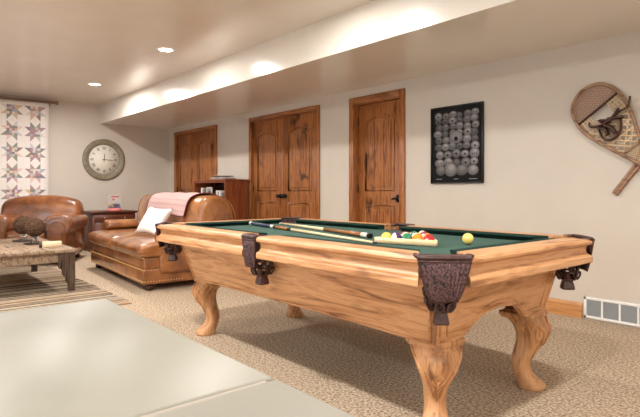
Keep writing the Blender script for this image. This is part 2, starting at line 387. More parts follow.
# recessed lights ---------------------------------------------------
def downlight(x, y, label, group):
    t = thing('ceiling_light', label, 'light', (x, y, ZC), 0, group)
    m = MB(); m.lathe([(.074, -.002), (.076, -.007), (.092, -.006), (.096, -.001), (.096, 0), (.074, 0)], (0, 0, 0), 28); m.build('trim_ring', M['lamp_white'], t)
    m = MB(); m.lathe([(0, -.003), (.073, -.003), (.073, 0), (0, 0)], (0, 0, 0), 28); m.build('lens', M['led'], t)
    l = bpy.data.lights.new('downlight', 'AREA'); l.shape = 'DISK'; l.size = .12; l.energy = LP * ((1.35 if x < -7 else .5) if y > 2 else 1.25); l.color = (1, .96, .91); l.spread = radians(178)
    o = bpy.data.objects.new('downlight', l); C.objects.link(o); o.location = (0, 0, -.012); o.parent = t
LP = 36
for i, x in enumerate((-7.75, -5.35, -2.95, -.55, 1.85)):
    for j, y in enumerate((2.385, .42, -1.9)):
        if (i, j) in ((0, 1), (0, 2), (1, 2), (3, 2)): continue
        if (i, j) == (0, 0): lb, g = 'recessed ceiling downlight farther back, above the leather armchair and nearest the clock', None
        elif (i, j) == (1, 0): lb, g = 'recessed ceiling downlight nearer the viewer, higher in the picture beside the soffit', None
        else: lb, g = 'round recessed ceiling downlight of warm white light, outside the picture', 'recessed lights outside the picture'
        downlight(x, y, lb, g)

# ------------------------------------------------------------------ pool table
PT = thing('pool_table', 'oak billiard table with green cloth and carved legs standing on the carpet', 'pool table', (-2.375, 2.172, 0))
HX, HY = 1.215, .62          # outer half sizes
RT = .805                    # rail top
CC = .125                    # corner cut
def rail(parent, along, sgn, a, c, cutA, cutC):
    """along 'x' or 'y'; outer face at sgn*H; from a to c; cut at pocket ends (inner mitre)"""
    H = HY if along == 'x' else HX
    prof = [(.014, .697), (.001, .697), (-.002, .702), (-.002, .722), (.002, .729), (.014, .735), (.021, .744), (.0225, .758), (.020, .772), (.010, .778), (.001, .781), (-.001, .792), (.005, .802), (.016, .806), (.07, .808), (.118, .806), (.118, .700)]
    def ring(t, k, cut, P=prof):
        R = []
        for d_, z in P:
            tt = t + k * cut * max(0, d_ - .0)
            p = (tt, sgn * (H - d_), z) if along == 'x' else (sgn * (H - d_), tt, z)
            R.append(p)
        return R
    m = MB()
    rings = [ring(a, 1, cutA), ring(c, -1, cutC)]
    m.loft(rings, True, False)
    o = m.build('rail', M['oak_x'] if along == 'x' else M['oak_y'], parent, .0025)
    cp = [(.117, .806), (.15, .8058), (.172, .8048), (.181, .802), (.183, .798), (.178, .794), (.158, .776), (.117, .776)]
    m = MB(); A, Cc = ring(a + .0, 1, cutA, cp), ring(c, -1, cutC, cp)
    m.loft([A, Cc], True, False); m.build('cushion', M['shaded_cushion_cloth'], o)
    return o
xm = .064
for s in (-1, 1):
    mo = .03 if s < 0 else 0
    rail(PT, 'x', s, -HX + CC, -xm + mo, .75, .2)
    rail(PT, 'x', s, xm + mo, HX - CC, .2, .75)
    rail(PT, 'y', s, -HY + CC, HY - CC, .75, .75)
# slate bed under cloth with pocket notches
def bed_outline():
    P = []; k = .155; a = .07
    X, Y = HX - .118, HY - .118; xc, yc = HX - .055, HY - .055
    q = [(X, Y - k + .03)]; 
    for i in range(7): t = pi * i / 6; pass
    def arc(cx, cy, r, a0, a1, n=7): return [(cx + r * cos(a0 + (a1 - a0) * i / n), cy + r * sin(a0 + (a1 - a0) * i / n)) for i in range(n + 1)]
    o = []
    o += arc(X + .0, Y + .0, .12, -pi / 2, -pi, 6)       # +x +y corner notch
    o += arc(0, Y + .015, .068, 0, -pi, 8)
    o += arc(-X, Y, .12, 0, -pi / 2, 6)
    o += arc(-X, -Y, .12, pi / 2, 0, 6)
    o += arc(0, -Y - .015, .068, pi, 0, 8)
    o += arc(X, -Y, .12, pi, pi / 2, 6)
    return o
m = MB(); m.prism(bed_outline(), 'xy', .715, .776); m.build('playing_bed', M['felt'], PT)

# cabinet aprons
TX, TY, BX, BY = 1.03, .50, .98, .425; CXO = .038
ZT, ZB = .703, .44
def lerp(a, b, t): return a + (b - a) * t
def apron(along, sgn):
    m = MB(); th = .028
    if along == 'x':
        low = [(-BX, ZB), (BX, ZB)]; n = 1
        def P(u, z, inn):
            t = (ZT - z) / (ZT - ZB); half = lerp(TX, BX, t); return (CXO + u * half, sgn * (lerp(TY, BY, t) - inn), z)
        bot = [(-1, ZB), (-.8, ZB), (-.74, ZB + .004), (0, ZB + .01), (.74, ZB + .004), (.8, ZB), (1, ZB)]
    else:
        def P(u, z, inn):
            t = (ZT - z) / (ZT - ZB); half = lerp(TY, BY, t); return (CXO + sgn * (lerp(TX, BX, t) - inn), u * half, z)
        bot = [(-1, ZB), (-.62, ZB + .004), (-.5, ZB + .03), (-.3, ZB + .075), (0, ZB + .092), (.3, ZB + .075), (.5, ZB + .03), (.62, ZB + .004), (1, ZB)]
        bb = crom([(u, z) for u, z in bot], 4, False); bot = [(max(-1, min(1, p[0])), p[1]) for p in bb]
    outer_b = [P(u, z, 0) for u, z in bot]; inner_b = [P(u, z, th) for u, z in bot]
    outer_t = [P(u, ZT, 0) for u, z in bot]; inner_t = [P(u, ZT, th) for u, z in bot]
    k = len(bot)
    ob = [m._v(p) for p in outer_b]; ib = [m._v(p) for p in inner_b]; ot = [m._v(p) for p in outer_t]; it = [m._v(p) for p in inner_t]
    for i in range(k - 1):
        for q in ((ob[i], ob[i + 1], ot[i + 1], ot[i]), (ib[i + 1], ib[i], it[i], it[i + 1]), (ob[i + 1], ob[i], ib[i], ib[i + 1]), (ot[i], ot[i + 1], it[i + 1], it[i])): m._f(list(q))
    m._f([ob[0], ot[0], it[0], ib[0]]); m._f([ob[-1], ib[-1], it[-1], ot[-1]])
    o = m.build('apron', M['oak_x'] if along == 'x' else M['oak_y'], PT)
    # raised bead moulding following the outline
    m = MB(); pts = []
    uu = .965 if along == 'x' else .86
    inset = .03
    if along == 'x':
        for e in (.975,):
            for sg in (-1, 1): m.tube([P(sg * e, ZT - .01, -.002), P(sg * e, ZB + .012, -.002)], .006, 6)
        m.tube([P(u * .975, z + .012, -.002) for u, z in bot], .005, 6)
    else:
        for e in (.94, .84):
            for sg in (-1, 1): m.tube([P(sg * e, ZT - .01, -.001), P(sg * e, ZB + .035, -.001)], .0045, 6)
        m.tube([P(u * .84, z + .035, -.001) for u, z in bot], .0045, 6)
        m.tube([P(u * .94, z + .016, -.001) for u, z in bot], .004, 6)
    m.build('bead_moulding', M['oak_x'] if along == 'x' else M['oak_y'], o)
for s in (-1, 1): apron('x', s); apron('y', s)
m = MB(); m.box(-TX + .03, TX - .03, -TY + .03, TY - .03, .69, .716); m.build('slate_support', M['oak_x'], PT)
m = MB(); m.box(-.95, .95, -.38, .38, ZB + .1, ZB + .13); m.build('inner_frame', M['cherry_dark'], PT)

# carved legs
def leg(sx, sy):
    g = Matrix.Translation(Vector(((.935 if sx > 0 else -.905), (.385 if sy > 0 else -.318), 0)))
    dx, dy = sx / sqrt(2), sy / sqrt(2)
    # z, offset along the outward diagonal, half side, roundness
    S = [(.452, 0, .074, 5), (.42, .004, .074, 5), (.395, .018, .078, 4), (.36, .040, .077, 3.2), (.315, .044, .070, 3), (.27, .030, .060, 2.8), (.22, .008, .050, 2.6), (.17, -.010, .044, 2.5), (.12, -.012, .042, 2.4), (.085, -.002, .045, 2.3), (.055, .018, .053, 2.3), (.03, .034, .060, 2.3), (.01, .040, .062, 2.4), (0, .038, .058, 2.4)]
    SS = crom([Vector((z, o, h)) for z, o, h, e in S], 3, False)
    m = MB(); m.T = g; rings = []
    for q in SS:
        z, o, h = q; t = (.452 - z) / .452; e = lerp(5, 2.4, min(1, t * 2.2)); R = []
        for k in range(28):
            a = 2 * pi * k / 28; ca, sa = cos(a), sin(a)
            R.append((dx * o + h * math.copysign(abs(ca) ** (2 / e), ca), dy * o + h * math.copysign(abs(sa) ** (2 / e), sa), max(0, z)))
        rings.append(R)
    m.loft(rings)
    o_ = m.build('leg', M['oak_z'], PT)
    # carved acanthus cartouche on the outward knee
    def surf(w, z, lift=.002):
        # point on the outward diagonal side: w sideways, z height
        zz = min(SS, key=lambda q: abs(q[0] - z)); o, h = zz[1], zz[2]
        e = lerp(5, 2.4, min(1, (.452 - z) / .452 * 2.2))
        tx, ty = -dy, dx
        lo, hi = 0., .3
        for _ in range(22):
            mid = (lo + hi) / 2; px = abs(dx * mid + tx * w); py = abs(dy * mid + ty * w)
            if (px / h) ** e + (py / h) ** e < 1: lo = mid
            else: hi = mid
        return (dx * (o + lo + lift) + tx * w, dy * (o + lo + lift) + ty * w, z)
    m = MB(); m.T = g
    loop = []
    for k in range(24):
        a = 2 * pi * k / 24; w = .055 * sin(a) * (1 - .25 * cos(a) * -1 if False else 1); z = .325 + .085 * cos(a)
        w *= .55 + .45 * ((z - .24) / .17); loop.append(surf(w, z))
    m.tube(loop, .006, 6, True)
    for sg in (-1, 1):
        m.tube([surf(sg * w, z) for w, z in ((.098, .405), (.088, .37), (.072, .33), (.052, .28), (.03, .22), (.012, .17))], [.005, .008, .009, .007, .006, .003], 6)
    m.tube([surf(0, z) for z in (.27, .23, .19, .15)], [.006, .005, .005, .003], 6)
    m.build('carving', M['oak_z'], o_)
    m = MB(); m.T = g; m.box(-.086, .086, -.086, .086, ZB - .024, ZB + .002, .007, 2); m.box(-.08, .08, -.08, .08, ZB - .036, ZB - .02, .005, 2)
    m.build('leg_cap', M['oak_z'], o_)
for sx in (-1, 1):
    for sy in (-1, 1): leg(sx, sy)

# leather pockets
def pocket(px, py, ang, wtop, wbot, out, in_r):
    """local frame: +u sideways, +w outward; ang = outward direction"""
    T = Matrix.Translation(Vector((px, py, 0))) @ Matrix.Rotation(ang - pi / 2, 4, 'Z')     # local +y outward
    # rim: arched leather roll round the hole
    m = MB(); m.T = T
    P = []
    for k in range(13):
        a = pi * k / 12; P.append((wtop / 2 * cos(a), out * .25 + (out - out * .25) * sin(a) - .0, RT + .001))
    P = [(wtop / 2, -in_r, RT - .002)] + P + [(-wtop / 2, -in_r, RT - .002)]
    m.tube(P, .011, 8, flat=.7)
    # top cap strip of the rim, running down the outside
    rim = m.build('pocket', M['pocket'], PT)
    # woven shield (curved sheet with thickness)
    m = MB(); m.T = T
    zt, zb = RT - .004, RT - .155
    nu, nv = 44, 12; F = []; Bk = []
    for j in range(nv + 1):
        t = j / nv; z = lerp(zt, zb, t); w = lerp(wtop * .98, wbot, t ** 1.2) / 2 * (1 - .12 * max(0, t - .8) / .2)
        bow = .004 + .012 * sin(pi * t)
        F.append([(u, out * (1 - .10 * (abs(u) / w) ** 2.5) + bow * (1 - (u / w) ** 2) - .01 * t + (.0032 if i % 4 in (1, 2) else 0) * min(1, t * 6), z) for i, u in [(i, w * (2 * i / nu - 1)) for i in range(nu + 1)]])
        Bk.append([(p[0], p[1] - .008, p[2]) for p in F[-1]])
    rings = [F[j] + Bk[j][::-1] for j in range(nv + 1)]
    m.loft(rings, True, True)
    sh = m.build('pocket_shield', M['weave'], rim)
    # piping round shield
    m = MB(); m.T = T
    for sd in (0, nu): m.tube([(F[j][sd][0], F[j][sd][1], F[j][sd][2]) for j in range(nv + 1)], .0045, 6)
    m.tube([F[0][i] for i in range(nu + 1)], .008, 6)
    m.tube([(p[0], p[1] + .002, p[2]) for p in F[1]], .0035, 6)
    m.build('piping', M['pocket'], sh)
    # open lattice net bag below the shield
    m = MB(); m.T = T
    zr0, zr1 = zb + .03, zb - .042; cy = out - .085; r0, r1 = .062, .036
    def np_(a, t): r = lerp(r0, r1, t ** 1.6); return (r * cos(a), cy + r * .8 * sin(a), lerp(zr0, zr1, t))
    for t in (0, .52, 1): m.tube([np_(2 * pi * k / 20, t) for k in range(20)], .0055, 6, True)
    for k in range(7):
        a = 2 * pi * k / 7
        for dd in (-.48, .48): m.tube([np_(a + dd * q, q) for q in (0, .25, .5, .75, 1)], .0055, 6)
    # loops of leather sprouting under the shield
    for k in range(7):
        a0 = 2 * pi * (k + .5) / 7
        m.tube([(np_(a0 + .3 * cos(b_), .75 + .22 * sin(b_))[0] * 1.1, np_(a0, .75 + .22 * sin(b_))[1] + .012 * sin(a0), np_(a0, .78 + .25 * sin(b_))[2]) for b_ in [2 * pi * i / 10 for i in range(10)]], .005, 6, True)
    m.build('pocket_net', M['pocket'], rim)
    m = MB(); m.T = T
    m.loft([[(x_ * w_, cy + y_ * w_, z_) for x_, y_ in ((-1, -1), (-.3, -1.1), (.3, -1.1), (1, -1), (1.1, 0), (1, 1), (.3, 1.1), (-.3, 1.1), (-1, 1), (-1.1, 0))] for w_, z_ in ((.026, zr1 + .012), (.024, zr1 - .004), (.019, zr1 - .012), (.023, zr1 - .028), (.026, zr1 - .045), (.024, zr1 - .052))], True, False)
    m.build('tassel', M['pocket'], rim)
    # drop cup lining the hole
    m = MB(); m.T = T
    m.lathe([(.062, -.03), (.06, -.06), (.045, -.13), (.0, -.14)], (0, out - .062 - .01, RT), 16); m.build('pocket_liner', M['pocket'], rim)
k = .026
for sx in (-1, 1):
    for sy in (-1, 1):
        c = CC / 2 + .012
        pocket(sx * (HX - c), sy * (HY - c), math.atan2(sy, sx), .184, .10, .022, .045)
for sy in (-1, 1): pocket(.03 if sy < 0 else 0, sy * (HY - .02), sy * pi / 2, .112 if sy < 0 else .135, .082, .026, .045)

def rescale(o):
    for ch in o.children:
        for v in ch.data.vertices:
            v.co.x *= 1.07; v.co.y *= 1.07
            v.co.z = v.co.z * .4115 / .452 if v.co.z <= .452 else 1.03 - (1.03 - v.co.z) * 1.07
        rescale(ch)
rescale(PT)
# things on the cloth -------------------------------------------------
BZ = .7593
def cue(label, p_butt, p_tip, segs):
    """segs: (start, end, material, name) in fractions from the butt"""
    a, c = Vector(p_butt), Vector(p_tip); L0 = (c - a).length
    t = tag(empty('pool_cue', a), label, 'cue')
    d = (c - a)
    def R(f): return lerp(.0140, .0062, f)
    for s0, s1, mt, nm in segs:
        m = MB(); m.tube([d * s0, d * ((s0 + s1) / 2), d * s1], [R(s0), R((s0 + s1) / 2), R(s1)], 12); m.build(nm, mt, t)
cue('pool cue with navy wrapped butt, lying nearer the front rail, tip by the rack', (-3.455, 2.24, BZ + .0152), (-1.81, 1.925, BZ + .0065),
    [(0, .02, M['ivory'], 'bumper'), (.02, .235, M['cue_butt_navy'], 'wrapped_grip'), (.235, .262, M['ivory'], 'ring'), (.262, .285, M['black'], 'joint'), (.285, .40, M['cue_butt_brown'], 'forearm'), (.40, .43, M['black'], 'joint_collar'), (.43, .985, M['cue_shaft'], 'shaft'), (.985, 1., M['cue_butt_navy'], 'tip')])
cue('pool cue with brown butt and black bumper ending beside the ball rack', (-2.04, 2.125, BZ + .0152), (-3.42, 2.50, BZ + .0065),
    [(0, .02, M['black'], 'bumper'), (.02, .07, M['ivory'], 'ring'), (.07, .42, M['cue_butt_brown'], 'grip'), (.42, .985, M['cue_shaft'], 'shaft'), (.985, 1., M['ivory'], 'tip')])
# triangular rack
ra = math.atan2(.085, .31); rk = thing('ball_rack', 'pale wooden triangle rack holding the coloured balls on the green cloth', 'ball rack', (-1.865, 1.945, BZ), ra)
Lr = .366; hgt = Lr * sqrt(3) / 2
V0 = [Vector((0, 0)), Vector((Lr, 0)), Vector((Lr / 2, hgt))]
cen = (V0[0] + V0[1] + V0[2]) / 3
inr = hgt / 3
def tri(off, zz, rr=.022):
    out = []
    sc = (inr - off) / inr
    W = [cen + (v - cen) * sc for v in V0]
    for i in range(3):
        p, a, c = W[i], W[i - 1], W[(i + 1) % 3]
        u, v = (a - p).normalized(), (c - p).normalized(); r_ = max(.004, rr - off)
        s0, s1 = p + u * r_ * 1.7, p + v * r_ * 1.7
        for k_ in range(6):
            t = k_ / 5; q = s0 * (1 - t) ** 2 + p * 2 * t * (1 - t) + s1 * t * t; out.append((q.x, q.y, zz))
    return out
for nm, i0 in (('side', 0),):
    m = MB(); m.loft([tri(0, .002), tri(0, .028), tri(.003, .031), tri(.009, .031), tri(.011, .028), tri(.011, .002)], False, True, True); m.build('frame', M['rack'], rk)
# balls in rows parallel to the front side
R_ = .0286
names = [['yellow', 'purple_s', 'green', 'orange', 'red'], ['blue', 'yellow_s', 'yellow_s2', 'orange_s'], ['maroon', 'black', 'blue_s'], ['green_s', 'red_s'], ['maroon_s']]
desc = {'yellow': 'solid yellow ball in the left corner of the rack', 'purple_s': 'white ball with purple stripe, second in the front row of the rack', 'green': 'solid green ball in the middle of the front row of the rack',
        'orange': 'solid orange ball next to the red ball in the front row of the rack', 'red': 'solid red ball in the right corner of the rack', 'blue': 'dark blue solid ball behind the yellow ball in the rack',
        'yellow_s': 'yellow striped ball behind the purple striped ball in the rack', 'yellow_s2': 'yellow striped ball behind the green ball in the rack', 'orange_s': 'orange striped ball behind the red ball in the rack',
        'maroon': 'maroon solid ball in the third row of the rack', 'black': 'black ball in the middle of the third row of the rack', 'blue_s': 'blue striped ball in the third row of the rack',
        'green_s': 'green striped ball in the fourth row of the rack', 'red_s': 'red striped ball in the fourth row of the rack', 'maroon_s': 'maroon striped ball at the far point of the rack'}
x0 = cen.x - 2 * 2 * R_ - .0; y0 = .011 + R_ + .001
dl = 2 * R_ + .0006
for r_, row in enumerate(names):
    for i, nm in enumerate(row):
        lx = cen.x - (len(row) - 1) / 2 * dl + i * dl; ly = y0 + r_ * dl * sqrt(3) / 2
        wx = -1.865 + lx * cos(ra) - ly * sin(ra); wy = 1.945 + lx * sin(ra) + ly * cos(ra)
        base = nm.split('_')[0]; stripe = '_s' in nm
        m = MB(); m.ball((0, 0, 0), R_, 24)
        if stripe:
            m.bm.faces.ensure_lookup_table()
            for f in m.bm.faces:
                if abs(f.calc_center_median().z) < .015: f.material_index = 1
            mats = [B['white'], B[base]]
        else: mats = [B[base], B['white']]
        # number spot
        rot = Matrix.Rotation(random.uniform(-.8, .8) - .5, 4, 'Z') @ Matrix.Rotation(random.uniform(.2, .9), 4, 'X')
        o = m.build('pool_ball', mats)
        m = MB(); m.T = rot
        n = 14; rr = .0088; ring = [(rr * cos(2 * pi * q / n), -sqrt(R_ ** 2 - rr ** 2) - .0004, rr * sin(2 * pi * q / n)) for q in range(n)]
        c0 = m._v((0, -R_ - .0004, 0)); vs = [m._v(p) for p in ring]
        for q in range(n): m._f([c0, vs[q], vs[(q + 1) % n]], True)
        m.build('number_spot', B['white'], o)
        o.location = (wx, wy, BZ + R_); o.rotation_euler = ((pi / 2 if stripe else 0) + random.uniform(-.5, .5), 0, ra + (random.uniform(-.6, .6) if stripe else 0))
        tag(o, desc[nm], 'ball', 'racked balls')
m = MB(); m.ball((0, 0, 0), R_, 28); o = m.build('cue_ball', B['cue']); o.location = (-1.50, 2.265, BZ + R_)
tag(o, 'single pale yellow cue ball lying alone on the green cloth right of the rack', 'ball')

# ------------------------------------------------------------------ leather seats
def round_ext(m, prof, a, c, r, P, n=4, steps=5):
    """smooth closed profile extruded from a to c with rounded ends; P(u,v,t)"""
    pr = crom(prof, n); cx = sum(p[0] for p in pr) / len(pr); cy = sum(p[1] for p in pr) / len(pr)
    def ring(t, off):
        R = []
        for p in pr:
            d_ = Vector((p[0] - cx, p[1] - cy)); l = d_.length; s_ = max(.05, (l - off) / l) if l else 1
            R.append(P(cx + d_.x * s_, cy + d_.y * s_, t))
        return R
    rings = []
    for i in range(steps + 1):
        q = pi / 2 * i / steps; rings.append(ring(a + r * (1 - sin(q)) if False else a + r * (1 - cos(pi / 2 - q)) * 1., r * (1 - sin(q))))
    rings = [ring(a + r * (1 - cos(pi / 2 * i / steps)) , r * (1 - sin(pi / 2 * i / steps))) for i in range(steps + 1)]
    mid = 6
    for i in range(1, mid): rings.append(ring(lerp(a + r, c - r, i / mid), 0))
    rings += [ring(c - r * (1 - cos(pi / 2 * i / steps)), r * (1 - sin(pi / 2 * i / steps))) for i in range(steps, -1, -1)]
    m.loft(rings)

def nails(pts, parent, r=.008):
    m = MB()
    for p in pts: m.ball(p, r, 6)
    o = m.build('nailhead_trim', M['brass'], parent); o['kind'] = 'stuff'; return o
def bun(x, y, parent, h=.08, r=.05):
    m = MB(); m.lathe([(r * .6, 0), (r * .85, .008), (r, h * .4), (r * .85, h * .75), (r * .6, h * .85), (r * .75, h)], (x, y, 0), 18); m.build('foot', M['dark_foot'], parent)

# loveseat: faces -y locally
LS = thing('loveseat', 'tan leather two-cushion loveseat with rolled back and nailhead trim beside the pool table', 'sofa', (-6.19, 2.655, 0), radians(-3.8))
W, D_ = 1.08, .53
m = MB(); m.box(-W, W, -D_, D_ - .02, .07, .225, .015, 3); m.build('lower_base', M['leather'], LS)
m = MB(); m.box(-W + .012, W - .012, -D_ + .012, D_ - .03, .222, .345, .02, 3); m.build('upper_base', M['leather'], LS)
pts = []
for z, g in ((.10, .0), (.222, .0), (.338, .012)):
    for i in range(int(2 * W / .03)): pts.append((-W + .02 + i * .03, -D_ + g, z))
    for i in range(14): pts.append((W - g, -D_ + .02 + i * .03, z))
nails(pts, LS)
# T seat cushions
for s, (a, c) in ((0, (-W - .03, 0)), (1, (0, W + .03))):
    m = MB(); cx = (a + c) / 2
    def Tf(p, s=s):
        # pull the outer side in behind the arm fronts
        if p.y > -.27:
            lim = W - .2
            k_ = min(1, (p.y + .27) / .05)
            if s == 0 and p.x < -lim: p.x = lerp(p.x, -lim, k_)
            if s == 1 and p.x > lim: p.x = lerp(p.x, lim, k_)
        edge = max(0, (-p.y - .35) / .2)
        if p.z > .4: p.z -= .02 * edge ** 2
        return p
    m.puff((cx, -.11, .42), ((c - a) / 2 - .004, .46, .075), .038, (0, .008, .022), 14, Tf)
    m.build('seat_cushion', M['leather'], LS)
# back: full width rolled
bp = [(.06, .3), (.04, .5), (.07, .72), (.10, .88), (.17, .955), (.26, .975), (.38, .955), (.48, .87), (.535, .72), (.53, .45), (.52, .22), (.3, .2)]
m = MB(); round_ext(m, bp, -W + .07, W - .03, .09, lambda u, v, t: (t, u, v)); m.build('back', M['leather'], LS)
# piping on back ends
for sg in (-1, 1):
    m = MB(); pr = crom(bp, 4); cx = sum(p[0] for p in pr) / len(pr); cy = sum(p[1] for p in pr) / len(pr)
    m.tube([((W - .045) if sg > 0 else -(W - .082), cx + (p[0] - cx) * .985, cy + (p[1] - cy) * .985) for p in pr], .006, 6, True)
    m.build('piping', M['leather'], LS)
# arms set back
for sg in (-1, 1):
    ap = [(.06, .3), (.06, .5), (-.02, .56), (.0, .62), (.09, .65), (.2, .645), (.275, .59), (.27, .52), (.2, .47), (.205, .3), (.2, .2), (.07, .2)]
    m = MB(); round_ext(m, [(p[0], p[1] - .02) for p in ap], -.36, .2, .035, lambda u, v, t: (sg * (W - .17 + u), t, v)); m.build('arm', M['leather'], LS)
for sx in (-1, 1):
    for sy in (-1, 1): bun(sx * (W - .08), sy * (D_ - .09) , LS)

# throw over the back
def throw():
    t0 = (-.42, .80)      # local x range on loveseat
    prof = [(.045, .775), (.055, .82), (.075, .9), (.11, .955), (.17, .982), (.26, .994), (.34, .986), (.42, .95), (.48, .89)]
    pr = crom([Vector(p) for p in prof], 4, False)
    m = MB(); nx = 22; rows = []
    uvl = []
    for i in range(nx + 1):
        f = i / nx; x = lerp(t0[0], t0[1], f)
        col = []
        for j, p in enumerate(pr):
            g = j / (len(pr) - 1)
            # slight skew and waviness
            xx = x + .10 * (1 - g) * -1 * (1 - f * .2) + .04 * g
            wv = .006 * sin(f * 17 + g * 3)
            dz = -.03 * (1 - g) ** 3 * (f * 1.2 + .2 * sin(f * 9))
            n = Vector((0, -1, 0)).lerp(Vector((0, 0, 1)), min(1, g * 1.8)).normalized()
            col.append(Vector((xx, p[0], p[1] + dz)) + n * (.010 + wv))
        rows.append(col)
    me_v = []; 
    top = [[m._v(p) for p in c_] for c_ in rows]; bot = [[m._v(Vector(p) + Vector((0, .004, -.004))) for p in c_] for c_ in rows]
    uv = m.bm.loops.layers.uv.new('uv'); K = len(pr)
    def quad(vs, uvs):
        f = m._f(vs, True)
        if f:
            for l_, u in zip(f.loops, uvs): l_[uv].uv = u
    for i in range(nx):
        for j in range(K - 1):
            c_ = [(i, j), (i + 1, j), (i + 1, j + 1), (i, j + 1)]
            us = [(a_ * (t0[1] - t0[0]) / nx, b_ * .66 / K) for a_, b_ in c_]
            quad([top[a_][b_] for a_, b_ in c_], us); quad([bot[a_][b_] for a_, b_ in c_][::-1], us[::-1])
    for i in range(nx):
        for j in (0, K - 1): quad([top[i][j], top[i + 1][j], bot[i + 1][j], bot[i][j]], [(0, 0)] * 4)
    for j in range(K - 1):
        for i in (0, nx): quad([top[i][j], top[i][j + 1], bot[i][j + 1], bot[i][j]], [(0, 0)] * 4)
    o = m.build('throw_blanket', M['pink'])
    tag(o, 'pale pink checked throw blanket draped over the loveseat back', 'blanket')
    o.location = LS.location; o.rotation_euler = LS.rotation_euler
    m = MB(); m.tube([Vector(p) + Vector((.003, 0, 0)) for p in rows[-1]], .006, 6); m.tube([p for p in [c_[0] for c_ in rows]], .004, 6)
    m.build('binding_edge', M['maroon'], o)
throw()
# pillow
def pillow(label, loc, rot, mt, w=.21, h=.2, th=.07):
    m = MB(); n = 14; F = []; Bk = []
    for j in range(n + 1):
        r1, r2 = [], []
        for i in range(n + 1):
            u, v = 2 * i / n - 1, 2 * j / n - 1
            pinch = 1 - .2 * (1 - abs(u) ** 2) * abs(v) ** 4; pinch2 = 1 - .2 * (1 - abs(v) ** 2) * abs(u) ** 4
            x, z = u * w * pinch2, v * h * pinch
            y = th * (max(0, (1 - u ** 4) * (1 - v ** 4))) ** .55 * (1 - .12 * sin(3 * u + 2 * v))
            r1.append((x, -y, z)); r2.append((x, y, z))
        F.append(r1); Bk.append(r2)
    A = [[m._v(p) for p in r] for r in F]; Bv = [[m._v(p) for p in r] for r in Bk]
    for j in range(n):
        for i in range(n):
            m._f([A[j][i], A[j][i + 1], A[j + 1][i + 1], A[j + 1][i]], True); m._f([Bv[j][i], Bv[j + 1][i], Bv[j + 1][i + 1], Bv[j][i + 1]], True)
    bmesh.ops.remove_doubles(m.bm, verts=m.bm.verts[:], dist=.0004)
    o = m.build('throw_pillow', mt); o.location = loc; o.rotation_euler = rot; tag(o, label, 'pillow'); return o
pillow('white square pillow leaning on the loveseat seat next to the pool table corner', (-5.82, 2.45, .678), (radians(-34), radians(3), radians(14)), M['white_cloth'], .21, .192, .058)

# armchair
AC = thing('armchair', 'wide brown leather armchair with large rolled arms below the patchwork quilt', 'armchair', (-8.40, 1.80, 0), radians(61))
ML = M['leather_chair']
W, D_ = .50, .47
m = MB(); m.box(-W, W, -D_ - .03, D_ - .02, .07, .30, .02, 3); m.build('base', ML, AC)
m = MB(); m.puff((0, -.14, .385), (.26, .40, .095), .055, (0, .01, .035), 12); m.build('seat_cushion', ML, AC)
bp = [(.08, .3), (.03, .5), (.04, .72), (.07, .86), (.13, .94), (.22, .965), (.33, .94), (.41, .86), (.45, .7), (.46, .45), (.46, .22), (.3, .2)]
m = MB()
pr_ = crom(bp, 4); pcx = sum(p[0] for p in pr_) / len(pr_); pcy = sum(p[1] for p in pr_) / len(pr_)
rings = []
for i in range(25):
    t = -1 + 2 * i / 24; x = .55 * math.copysign(1 - (1 - abs(t)) ** 1.25, t)
    e = max(0., (abs(t) - .8) / .2); sc_ = 1 - .55 * e ** 2.4
    drop = .11 * abs(t) ** 2.2
    rings.append([(x, pcy * 0 + pcx + (p[0] - pcx) * sc_, (pcy + (p[1] - pcy) * (1 - .25 * e ** 2.4)) - drop * max(0, (p[1] - .5) / .45) - (.0)) for p in pr_])
rings = [[(x if abs(x) > 0 else x, y, (z if z > .6 or abs(x) < .5 else z)) for x, y, z in r] for r in rings]
m.loft(rings); m.build('back', ML, AC)
for sg in (-1, 1):
    ap = [(.25, .12), (.25, .45), (.22, .52), (.22, .61), (.27, .675), (.38, .705), (.49, .695), (.58, .64), (.60, .55), (.56, .475), (.50, .43), (.50, .12)]
    m = MB(); round_ext(m, ap, -D_ - .06, .40, .03, lambda u, v, t: (sg * u, t, v)); a_ = m.build('arm', ML, AC)
    # scroll panel piping on the arm front
    m = MB(); cx, cy = .39, .5
    pr = crom([(lerp(cx, u, .78), lerp(.42, v, .82)) for u, v in ap], 4); m.tube([(sg * p[0], -D_ - .062, p[1]) for p in pr], .008, 6, True)
    pr2 = crom([(lerp(cx, u, .5), lerp(.42, v, .62)) for u, v in ap], 4); m.tube([(sg * p[0], -D_ - .061, p[1]) for p in pr2], .006, 6, True)
    m.build('scroll_piping', ML, a_)
    for sy in (-1, 1): bun(sg * (W - .07), sy * (D_ - .1) + .01, AC, .08, .045)

# ------------------------------------------------------------------ end table and candy jar
ET = thing('end_table', 'dark mahogany end table between the armchair and the loveseat', 'end table', (-9.26, 3.10, 0))
m = MB(); m.box(-.28, .28, -.40, .40, .655, .68, .006, 2); m.box(-.265, .265, -.385, .385, .642, .656); m.build('tabletop', M['mahogany'], ET)
m = MB(); m.box(-.24, .24, -.36, .36, .03, .645, .004, 1); m.build('body', M['mahogany'], ET)
m = MB(); m.box(.24, .252, -.33, .33, .50, .63, .004, 1); dr = m.build('drawer', M['mahogany'], ET)
for yy in (-.17, .17):
    m = MB(); m.lathe([(.006, 0), (.006, .012), (.014, .016), (.012, .024), (0, .026)], (.252, yy, .565), 10, 'x'); m.build('knob', M['brass'], dr)
for sy in (-1, 1):
    m = MB(); m.box(.24, .252, min(sy * .33, sy * .01), max(sy * .33, sy * .01), .06, .48, .004, 1); m.build('door', M['mahogany'], ET)
m = MB(); m.box(-.25, .25, -.37, .37, 0, .05, .004, 1); m.build('plinth', M['mahogany'], ET)

